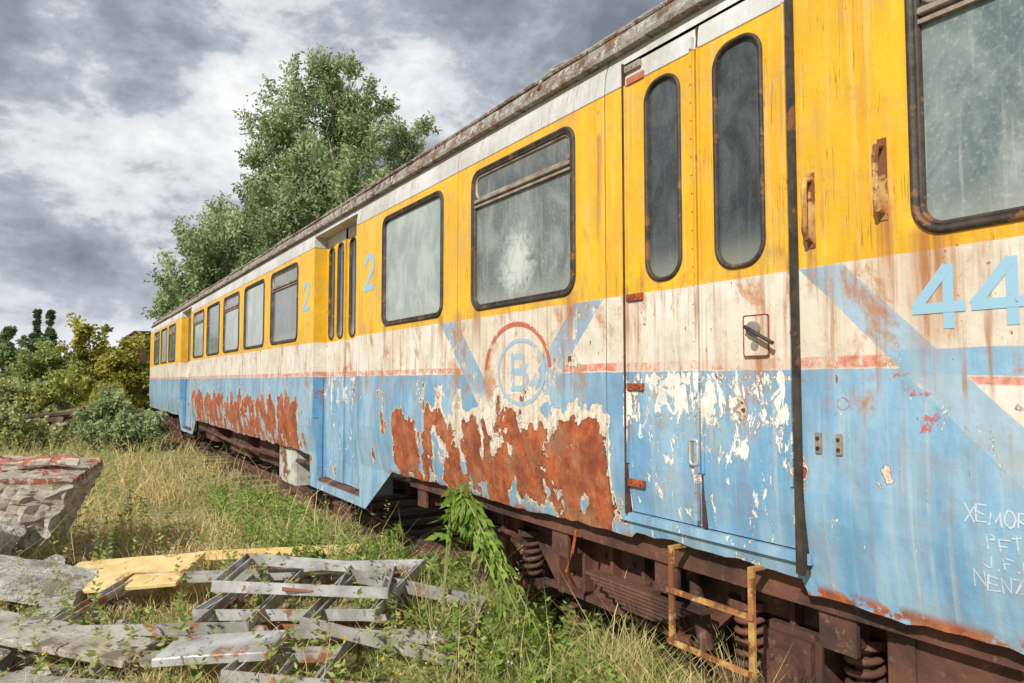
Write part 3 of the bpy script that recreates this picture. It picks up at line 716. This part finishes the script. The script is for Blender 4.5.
for (px,top,wd,Z,lab) in ((44,338,36,80,'round green tree in front of two poplars'),(5,322,14,85,'dark ragged conifer on the skyline'),(-60,330,60,80,'broad dark tree on the skyline'),(15,352,40,60,'low green tree on the skyline')):
    X=(px-512)/720*Z; b=RT*X+FW*Z; kk=Z/720; h=1.65+(380-top)*kk
    cl=[(random.uniform(-.28,.28)*wd*kk,random.uniform(-.3,.3)*wd*kk,h*t,wd*kk*.30) for t in (.3,.4,.5,.6,.7,.8,.88)]
    tree('broadleaf_tree',(b[0],b[1],0),cl,9000,.35,(.12,.18,.07),(.36,.46,.20),lab,'tree',.25,feather=.4)
n=60000
a=rng.uniform(-60,120,n); yv=rng.uniform(110,128,n); prof=3.2+1.6*np.sin(a*.21)+1.0*np.sin(a*.57+1)+.7*np.sin(a*1.3)
hz=rng.random(n)**.7*np.maximum(prof,1.5)
P=np.stack([a,yv,hz],1); sh=rng.random((n,1)); C=np.array([.12,.16,.08])*(1-sh)+np.array([.32,.38,.19])*sh
o=leaves('woodland',P,.8,.35,C); o['kind']='stuff'
wg=empty('freight_wagon',(4.6,40,0),'rusty brown freight wagon parked beyond the railcar','wagon'); wg.matrix_basis=Matrix.Translation((4.6,40,0))
bm=bmesh.new(); box(bm,2.75,5.15,36,46,1.1,3.75,bev=.05)
for i in range(10): box(bm,2.70,2.75,36.3+i,36.38+i,1.1,3.7)
bm_obj('wagon_body',bm,WAGON,wg)
for yy in (38,44):
    for xx in (3.2,4.7):
        bm=bmesh.new(); cyl(bm,(xx-.06,yy,.55),(xx+.06,yy,.55),.45,n=24); bm_obj('wheel',bm,UNDER,wg)
bm=bmesh.new(); box(bm,2.65,5.25,35.9,46.1,3.76,3.86,bev=.03); bm_obj('roof',bm,UNDER,wg)
# ---------------------------------------------------------------- GRASS
def grass(n,ymin,ymax,xf,h0,h1,wd,greenf,name='grass',seed=1):
    r=np.random.default_rng(seed)
    u=r.random(n); y=1/(1/ymin+u*(1/ymax-1/ymin)); lo,hi=xf(y); x=lo+(hi-lo)*r.random(n)
    nn=np.array([ghash(a*1.3,b2*1.3)+.6*ghash(a*4,b2*4) for a,b2 in zip(x,y)])
    pile=((x>-.4)&(x<1.95)&(y>3.3)&(y<6.6))
    keep=r.random(n)<np.clip(.50+nn*1.5,.03,1)*np.where(pile,.6,1)
    x,y,nn,pile=x[keep],y[keep],nn[keep],pile[keep]; n=len(x)
    h=(h0+(h1-h0)*r.random(n)**1.8)*(1+.9*nn)
    h=np.where(pile,h*.45,h)
    h*=1+np.clip((y-14)/30,0,1)*.5
    under=x>D+.30; h=np.where(under,h*.55,h)
    z=np.array([gz(a,b2) for a,b2 in zip(x,y)])
    g=np.clip(greenf(x,y,nn)+r.normal(size=n)*.26,0,1)[:,None]
    br=(.60+.75*r.random((n,1)))
    straw=np.array([.78,.62,.30]); green=np.array([.28,.38,.10])
    col=(straw*(1-g)+green*g)*br
    ang=r.random(n)*2*np.pi; lean=(.15+.95*r.random(n))*h
    dx,dy=np.cos(ang)*lean,np.sin(ang)*lean
    w=wd*(1+y/9)*(.6+.8*r.random(n)); a2=r.random(n)*2*np.pi; sx,sy=np.cos(a2)*w,np.sin(a2)*w
    B=np.stack([x,y,z-.01],1); S=np.stack([sx,sy,0*x],1)
    Mid=B+np.stack([dx*.3,dy*.3,h*.55],1); T=B+np.stack([dx,dy,h*(1-.15*r.random(n))],1)
    v=np.stack([B-S,B+S,Mid+S*.7,Mid-S*.7,T],1).reshape(-1,3)
    i0=np.arange(n)*5
    loops=np.stack([i0,i0+1,i0+2,i0+3,i0+3,i0+2,i0+4],1).ravel()
    starts=np.stack([np.arange(n)*7,np.arange(n)*7+4],1).ravel(); tot=np.tile([4,3],n)
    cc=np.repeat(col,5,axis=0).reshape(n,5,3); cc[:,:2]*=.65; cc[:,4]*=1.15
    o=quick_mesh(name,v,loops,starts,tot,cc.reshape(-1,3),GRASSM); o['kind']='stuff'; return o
def xr_main(y): return -.06*y-2.5, np.full_like(y,2.75)
gpat=lambda x,y: np.array([ghash(a*.7+9,b2*.45+4) for a,b2 in zip(x,y)])
def gf(x,y,nn): return .18+.45*np.clip((x-1.75)/.4,0,1)*(y<8)+.45*np.clip((5.2-y)/1.2,0,1)+.30*np.clip((y-16)/6,0,1)-.6*nn+1.5*gpat(x,y)
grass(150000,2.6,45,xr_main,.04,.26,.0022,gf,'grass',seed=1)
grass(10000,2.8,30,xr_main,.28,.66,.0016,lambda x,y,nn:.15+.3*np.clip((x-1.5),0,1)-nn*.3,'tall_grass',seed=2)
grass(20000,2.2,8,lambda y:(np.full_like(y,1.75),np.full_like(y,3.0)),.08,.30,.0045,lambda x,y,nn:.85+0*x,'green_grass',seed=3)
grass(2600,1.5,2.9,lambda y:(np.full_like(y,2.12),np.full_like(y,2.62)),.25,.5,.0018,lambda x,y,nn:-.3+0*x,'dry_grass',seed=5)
def herbs(n,region,hmin,hmax,ls,seed,c1,c2,name,wr=.17,pw=1):
    r=np.random.default_rng(seed); P=[];C=[];Dr=[];LS=[]
    for i in range(n):
        x,y=region(r); h=hmin+(hmax-hmin)*r.random()**pw; kx,ky=r.normal(size=2)*.2*h
        m=int(10+h*60); t=r.random(m)**.8; 
        p=np.stack([x+kx*t,y+ky*t,gz(x,y)+h*t],1); a=r.random(m)*6.283
        P.append(p); Dr.append(np.stack([np.cos(a),np.sin(a),.35+.3*r.normal(size=m)],1)); LS.append(ls*(1.2-.7*t)*(.7+.6*r.random(m)))
        s=np.clip(r.random((m,1))*.7+.3*r.random(),0,1); C.append(np.array(c1)*(1-s)+np.array(c2)*s)
    o=leaves(name,np.concatenate(P),np.concatenate(LS),np.concatenate(LS)*wr,np.concatenate(C),dirs=np.concatenate(Dr)); o['kind']='stuff'; return o
def regA(r):
    y=r.uniform(2.4,10); return r.uniform(1.80,2.75) if y<6 else r.uniform(1.6,2.35),y
herbs(440,regA,.08,.36,.08,11,(.15,.24,.04),(.42,.56,.13),'leafy_weeds',.22)
def regB(r):
    y=3+r.random()**1.5*22; return r.uniform(-.06*y-1.5,2.0),y
herbs(700,regB,.08,.68,.06,12,(.20,.27,.06),(.52,.58,.20),'field_weeds',.2,2)
herbs(170,regB,.35,.85,.045,14,(.42,.32,.15),(.66,.54,.28),'dry_weed_stalks',.14,1.5)
def regD(r): return r.uniform(-1.2,.6),r.uniform(8.5,14)
herbs(90,regD,.4,.95,.06,15,(.24,.30,.09),(.56,.60,.26),'tall_weeds',.16)
def regC(r): return r.uniform(-.2,2.0),r.uniform(3.2,6.6)
herbs(110,regC,.05,.14,.055,13,(.15,.24,.04),(.38,.50,.11),'low_weeds',.24)
P=[];C=[]
for i in range(520):
    y=3+random.random()**1.6*18; x=random.uniform(-.06*y-1,2.4); z=gz(x,y)+random.uniform(.12,.5)
    if -.2<x<1.95 and 3.3<y<6.6: z=gz(x,y)+random.uniform(.05,.16)
    cc=(.85,.62,.03) if random.random()<.7 else (.8,.8,.75)
    for j in range(5): P.append((x+random.gauss(0,.010),y+random.gauss(0,.010),z+random.gauss(0,.01))); C.append(cc)
o=leaves('wild_flowers',np.array(P),.016,.006,np.array(C)); o['kind']='stuff'
GST=simple('green_stem',(.20,.26,.08),(.3,.3,.12))
def archplant(base,stalks,label,ls=.13,name='leafy_plant',rise=2.6,per=6,wr=.12):
    e=empty(name,base,label,'plant'); e.matrix_basis=Matrix.Translation(base)
    bm=bmesh.new(); P=[];Dr=[];C=[];LS=[]
    for (dx,dy,h,reach,drop) in stalks:
        pts=[]
        for i in range(18):
            t=i/17; s=reach*t**1.35; z=h*math.sin(min(1,t*rise)*math.pi/2)-drop*(max(0,t-.36)/.64)**1.4
            pts.append(Vector(base)+Vector((dx*s,dy*s,z)))
        tube(bm,pts,[.008-.005*i/17 for i in range(18)],5)
        for i in range(4,18):
            for j in range(per):
                f=random.random(); p=pts[i-1].lerp(pts[i],f); tn=(pts[i]-pts[i-1]).normalized(); a=random.random()*6.283
                q=tn.to_track_quat('Z','Y')@Vector((math.cos(a),math.sin(a),.7)); q.z-=.55; q.normalize()
                L=ls*(.6+.6*random.random())*(1-.45*i/17); s=random.random()**1.2; cc=np.array((.15,.27,.04))*(1-s)+np.array((.42,.56,.11))*s
                P.append(tuple(p)); Dr.append(tuple(q)); LS.append(L*.65); C.append(cc)
                q2=Vector(q); q2.z-=.6; P.append(tuple(p+q*L*.33)); Dr.append(tuple(q2)); LS.append(L*.7); C.append(cc*.95)
    bm_obj('stem',bm,GST,e)
    LS=np.array(LS); o=leaves('foliage',np.array(P),LS,LS*wr,np.array(C),dirs=np.array(Dr)); setpar(o,e)
archplant((2.16,4.32,0),[(-.04,-1,.96,1.0,.58),(.06,-1,.92,1.06,.66),(-.08,-1,.90,.92,.50),(.02,-1,.97,.80,.40)],'bright green weed with leafy stalk arching from under the skirt',.17,per=6,wr=.17)
archplant((2.30,5.45,0),[(.1,-.4,.55,.2,.1),(-.2,.3,.5,.2,.1)],'upright green weed growing beside the wheel',.09,rise=1.3)
# ---------------------------------------------------------------- DEBRIS
def place(o,loc,rx,ry,rz):
    o.location=loc; o.rotation_euler=(math.radians(rx),math.radians(ry),math.radians(rz))
def frame(loc,rot,w,h,mat,label,bars=(),t=.054,dp=.062,grp='dismantled window frames heaped in the grass'):
    bm=bmesh.new(); 
    for s in (-1,1):
        box(bm,-w/2,w/2,s*(h/2-t/2)-t/2,s*(h/2-t/2)+t/2,-dp/2,-dp/2+.024,bev=.002)
        box(bm,s*(w/2-t/2)-t/2,s*(w/2-t/2)+t/2,-h/2+t,h/2-t,-dp/2+.001,-dp/2+.023,bev=.002)
        for q in (.005,t-.005):
            box(bm,-w/2+q,w/2-q,s*(h/2-q)-.005,s*(h/2-q)+.005,-dp/2+.012,dp/2+(.006 if q<.01 else -.010))
            box(bm,s*(w/2-q)-.005,s*(w/2-q)+.005,-h/2+q,h/2-q,-dp/2+.013,dp/2+(.005 if q<.01 else -.011))
    for bpos in bars: 
        box(bm,bpos*w-.020,bpos*w+.020,-h/2+t,h/2-t,-dp/2+.002,-dp/2+.016); box(bm,bpos*w-.004,bpos*w+.004,-h/2+t,h/2-t,-dp/2+.014,dp/2-.01)
    wx=random.uniform(-.03,.03)
    for v in bm.verts: v.co.z+=wx*v.co.x*v.co.y*2; v.co.y+=.008*v.co.x**2*(1 if wx>0 else -1)
    o=bm_obj('window_frame',bm,mat); place(o,loc,*rot); tag(o,label,'window frame',grp); return o
frame((.72,5.18,.22),(3,-2,-34),1.25,1.00,ALU2,'grey metal window frame lying flat on the heap',(.22,))
frame((1.46,6.10,.14),(4,-3,-30),1.40,.80,YELP,'ochre window frame lying in the grass',(.0,))
frame((1.56,4.98,.14),(2,-3,-30),1.20,.95,REDP,'rust-red metal window frame in the heap')
frame((1.50,4.88,.25),(4,-4,-44),1.22,.95,ALU,'bright aluminium window frame on the heap')
frame((1.44,4.80,.36),(-3,5,-26),1.05,.80,ALU,'aluminium window frame stacked on others',(.2,))
frame((1.80,4.20,.22),(8,10,-40),.95,.75,ALU2,'tarnished window frame sliding off the heap')
frame((1.42,3.90,.12),(-2,3,-34),1.15,.85,ALU2,'tarnished window frame half sunk in weeds',(-.1,))
frame((.60,3.98,.10),(2,-2,-33),1.30,.85,ALU2,'tarnished window frame at the foot of the heap',(.3,))
def board(name,loc,rot,dims,mat,label,cat,seg=6,rough=.01,bev=.12,chip=0):
    bm=bmesh.new(); bmesh.ops.create_cube(bm,size=1,matrix=Matrix.Diagonal((*dims,1)))
    if chip:
        for i in range(4):
            a=random.uniform(0,6.28); nrm=Vector((math.cos(a)/dims[0],math.sin(a)/dims[1],random.uniform(-.3,.3))).normalized()
            sup=max(v.co.dot(nrm) for v in bm.verts); co=nrm*(sup-chip*random.uniform(.5,1.5))
            r=bmesh.ops.bisect_plane(bm,geom=bm.verts[:]+bm.edges[:]+bm.faces[:],plane_co=co,plane_no=nrm,clear_outer=True)
            ed=[e for e in r['geom_cut'] if isinstance(e,bmesh.types.BMEdge)]
            bmesh.ops.contextual_create(bm,geom=ed)
        bmesh.ops.triangulate(bm,faces=bm.faces[:])
        for _ in range(5): 
            es=[e for e in bm.edges if e.calc_length()>.05]
            if not es: break
            bmesh.ops.subdivide_edges(bm,edges=es,cuts=1); bmesh.ops.triangulate(bm,faces=bm.faces[:])
    else:
        bmesh.ops.bevel(bm,geom=bm.edges[:],offset=min(dims)*bev,segments=1,affect='EDGES')
        bmesh.ops.subdivide_edges(bm,edges=bm.edges[:],cuts=seg,use_grid_fill=True)
    for v in bm.verts:
        q=Vector(v.co)*4+Vector(loc)*3
        v.co+=mnoise.noise_vector(q)*rough+mnoise.noise_vector(q*3)*rough*.5+mnoise.noise_vector(q*8)*rough*.4
    o=bm_obj(name,bm,mat); place(o,loc,*rot); tag(o,label,cat); return o
board('locker_lid',(.78,4.22,.20),(3,-4,-34),(.62,.30,.05),ALU,'pale grey boxy metal lid on top of frames','metal lid',2,.003)
board('yellow_board',(.44,6.04,.24),(9,-4,-30),(.95,.55,.03),YELP,'faded yellow board lying behind a grey frame','board',3,.006)
board('red_bar',(1.50,4.40,.35),(0,8,-12),(.70,.06,.015),REDP,'flat rust-red metal bar across the frames','metal bar',2,.003)
board('timber_board',(.02,4.95,.18),(3,6,-42),(1.1,.30,.04),WOOD,'grey weathered board lying on rubble','board',4,.006)
board('timber_board',(-.12,4.30,.15),(-4,5,-30),(1.2,.32,.04),WOOD,'split grey board lying on rubble','board',4,.006)
for (loc,rot,dm,lab) in (((-.18,6.22,.24),(5,11,-26),(.90,.42,.13),'broken grey concrete slab tilted on rubble'),((-.62,5.75,.14),(-4,8,15),(.6,.4,.12),'grey concrete slab sunk in weeds'),
    ((-.06,5.62,.10),(8,-6,-60),(.40,.28,.10),'small broken concrete slab on rubble'),((-.45,5.10,.08),(5,7,-10),(.5,.35,.10),'flat concrete slab among weeds')):
    board('concrete_slab',loc,rot,dm,CONC,lab,'concrete slab',rough=.012,chip=.05)
board('concrete_block',(-.42,6.85,.32),(10,20,30),(.48,.42,.40),CONC,'rough grey concrete lump beside masonry','concrete block',rough=.035,chip=.10)
board('concrete_block',(-.05,6.75,.14),(20,-10,70),(.28,.22,.2),CONC,'small grey concrete lump beside masonry','concrete block',rough=.03,chip=.06)
def brickm():
    m,g,b=newmat('broken_masonry'); p=g.obj(); x,y,z=g.sep(p)
    conc=g.mix(g.step(g.noise(p,4,6,.7),.4,.62),(.70,.65,.54),(.50,.46,.38))
    conc=g.mix(g.step(g.noise(p,16,5,.7),.55,.62),conc,(.30,.25,.18))
    bt=g.n('ShaderNodeTexBrick'); g.set(bt.inputs['Vector'],g.comb(g.add(x,y),g.mul(z,1.0),0)); bt.inputs['Scale'].default_value=4.0
    bt.inputs['Mortar Size'].default_value=.03
    bt.inputs['Color1'].default_value=(.44,.14,.08,1); bt.inputs['Color2'].default_value=(.32,.10,.06,1); bt.inputs['Mortar'].default_value=(.5,.45,.36,1)
    zz=g.add(z,g.mul(g.sub(g.noise(p,5,5,.7),.5),.10))
    mk=g.step(zz,.235,.25)
    c=g.mix(mk,conc,bt.outputs[0]); c=g.mix(g.mul(g.step(g.noise(p,9,5,.7),.48,.54),.75),c,(.60,.54,.44))
    g.set(b.inputs['Base Color'],c); b.inputs['Roughness'].default_value=.95
    g.set(b.inputs['Normal'],g.bump(g.noise(p,18,6,.75),.05)); return m
bm=bmesh.new(); bmesh.ops.create_cube(bm,size=1,matrix=Matrix.Diagonal((1.9,1.1,.64,1)))
bmesh.ops.subdivide_edges(bm,edges=bm.edges[:],cuts=22,use_grid_fill=True)
for v in bm.verts:
    q=Vector(v.co)
    if q.z<.20: v.co.x*=.78+.20*(q.z+.34)/.56; v.co.y*=.78+.20*(q.z+.34)/.56
    am=.5 if q.z>.2 else 1
    v.co+=mnoise.noise_vector(q*2.6)*.06*am+mnoise.noise_vector(q*7)*.05*am+mnoise.noise_vector(q*16)*.035
o=bm_obj('masonry_chunk',bm,brickm()); place(o,(-.70,7.7,.62),3,3,-12); tag(o,'large broken chunk of brick and concrete masonry','masonry rubble')
BR=simple('red_brick',(.44,.15,.09),(.30,.10,.06),7,.9,0,.006,c3=(.52,.46,.38),th=.50)
for i in range(8):
    b_=board('brick',(.08-.22*i+random.uniform(-.03,.03),7.30+.05*i+random.uniform(-.04,.04),.955+random.uniform(-.01,.015)),(random.uniform(-9,9),random.uniform(-9,9),-12+random.uniform(-16,16)),(.20,.10,.065),BR,'broken red brick on masonry chunk','brick',3,.025)
    b_['group']='red bricks topping the masonry chunk'
bm=bmesh.new()
for i in range(620):
    y=3.2+random.random()**1.3*7; x=random.uniform(-1.6,.5) ; s=random.uniform(.015,.085)
    r=bmesh.ops.create_icosphere(bm,subdivisions=1,radius=s,matrix=Matrix.Translation((x,y,gz(x,y)+s*.3))@Matrix.Diagonal((1,random.uniform(.6,1.3),.6,1)))
    for v in r['verts']: v.co+=Vector(np.random.normal(size=3)*s*.16)
o=bm_obj('rubble',bm,CONC); o['kind']='stuff'
for i in range(14):
    a=random.uniform(-60,60)
    b_=board('timber',(.1+random.uniform(-.6,.6),22.5+random.uniform(-.7,.7),.25+random.uniform(0,.55)),(random.uniform(-15,15),random.uniform(-30,30),a),(random.uniform(1,1.9),.12,.09),DARKW,'dark old timber in a heap','timber',1,.01)
    b_['group']='dark timbers heaped by the bushes'
# ---------------------------------------------------------------- WORLD & LIGHT
SD=Vector((-.85,-.50,.70)).normalized()
el=math.asin(SD.z); az=math.atan2(SD.x,SD.y)
sun=bpy.data.lights.new('sun','SUN'); sun.energy=4.7; sun.angle=math.radians(1.0); sun.color=(1,.955,.88)
so=bpy.data.objects.new('sun',sun); COL.objects.link(so); so.rotation_euler=SD.to_track_quat('Z','Y').to_euler()
w=bpy.data.worlds.new('World'); sc.world=w; w.use_nodes=True; nt=w.node_tree; g=G(nt)
bg=nt.nodes['Background']; sky=g.n('ShaderNodeTexSky'); sky.sky_type='NISHITA'; sky.sun_disc=False; sky.sun_elevation=el; sky.sun_rotation=az
dv=g.n('ShaderNodeTexCoord').outputs['Generated']; dx,dy,dz=g.sep(dv)
pv=g.comb(g.add(dx,3.1),dy,g.mul(dz,1.7))
n1=g.noise(pv,3.2,7,.58,.1); n2=g.noise(pv,10.0,6,.65,.1)
f=g.add(g.mul(n1,.76),g.mul(n2,.24))
f=g.add(f,g.mul(g.band(dz,.25,.34,.05),.045)); f=g.add(f,g.mul(g.inv(g.step(dz,.10,.24)),.06)); f=g.sub(f,g.mul(g.step(dz,.36,.45),.05)); f=g.sub(f,.002)
ramp=g.n('ShaderNodeValToRGB'); g.set(ramp.inputs[0],f)
e=ramp.color_ramp.elements; e[0].position=.38; e[0].color=(2.1,2.45,2.95,1); e[1].position=.63; e[1].color=(10.5,10.5,10.5,1)
for ps,c in ((.46,(3.2,3.65,4.3,1)),(.515,(4.9,5.35,6.0,1)),(.550,(7.6,7.9,8.3,1))):
    k_=ramp.color_ramp.elements.new(ps); k_.color=c
hor=g.inv(g.step(dz,.0,.16))
cl_=g.mix(g.mul(hor,.4),ramp.outputs[0],(7.2,7.8,8.6))
blue=g.mix(.5,sky.outputs[0],(3.8,5.0,6.6))
gap=g.mul(g.step(g.noise(pv,1.7,4,.5),.60,.70),.5)
fin=g.mix(gap,cl_,blue)
g.set(bg.inputs[0],fin); bg.inputs[1].default_value=.095
# ---------------------------------------------------------------- CAMERA
cd=bpy.data.cameras.new('camera'); cam=bpy.data.objects.new('camera',cd); COL.objects.link(cam); sc.camera=cam
cd.sensor_width=36; cd.lens=36*720/1024; cd.clip_end=2000; cd.clip_start=.05
cam.location=(0,0,1.65); cam.rotation_euler=(math.radians(90+3.1),0,-math.atan(450/720))
sc.view_settings.view_transform='Standard'; sc.view_settings.look='None'; sc.view_settings.exposure=0
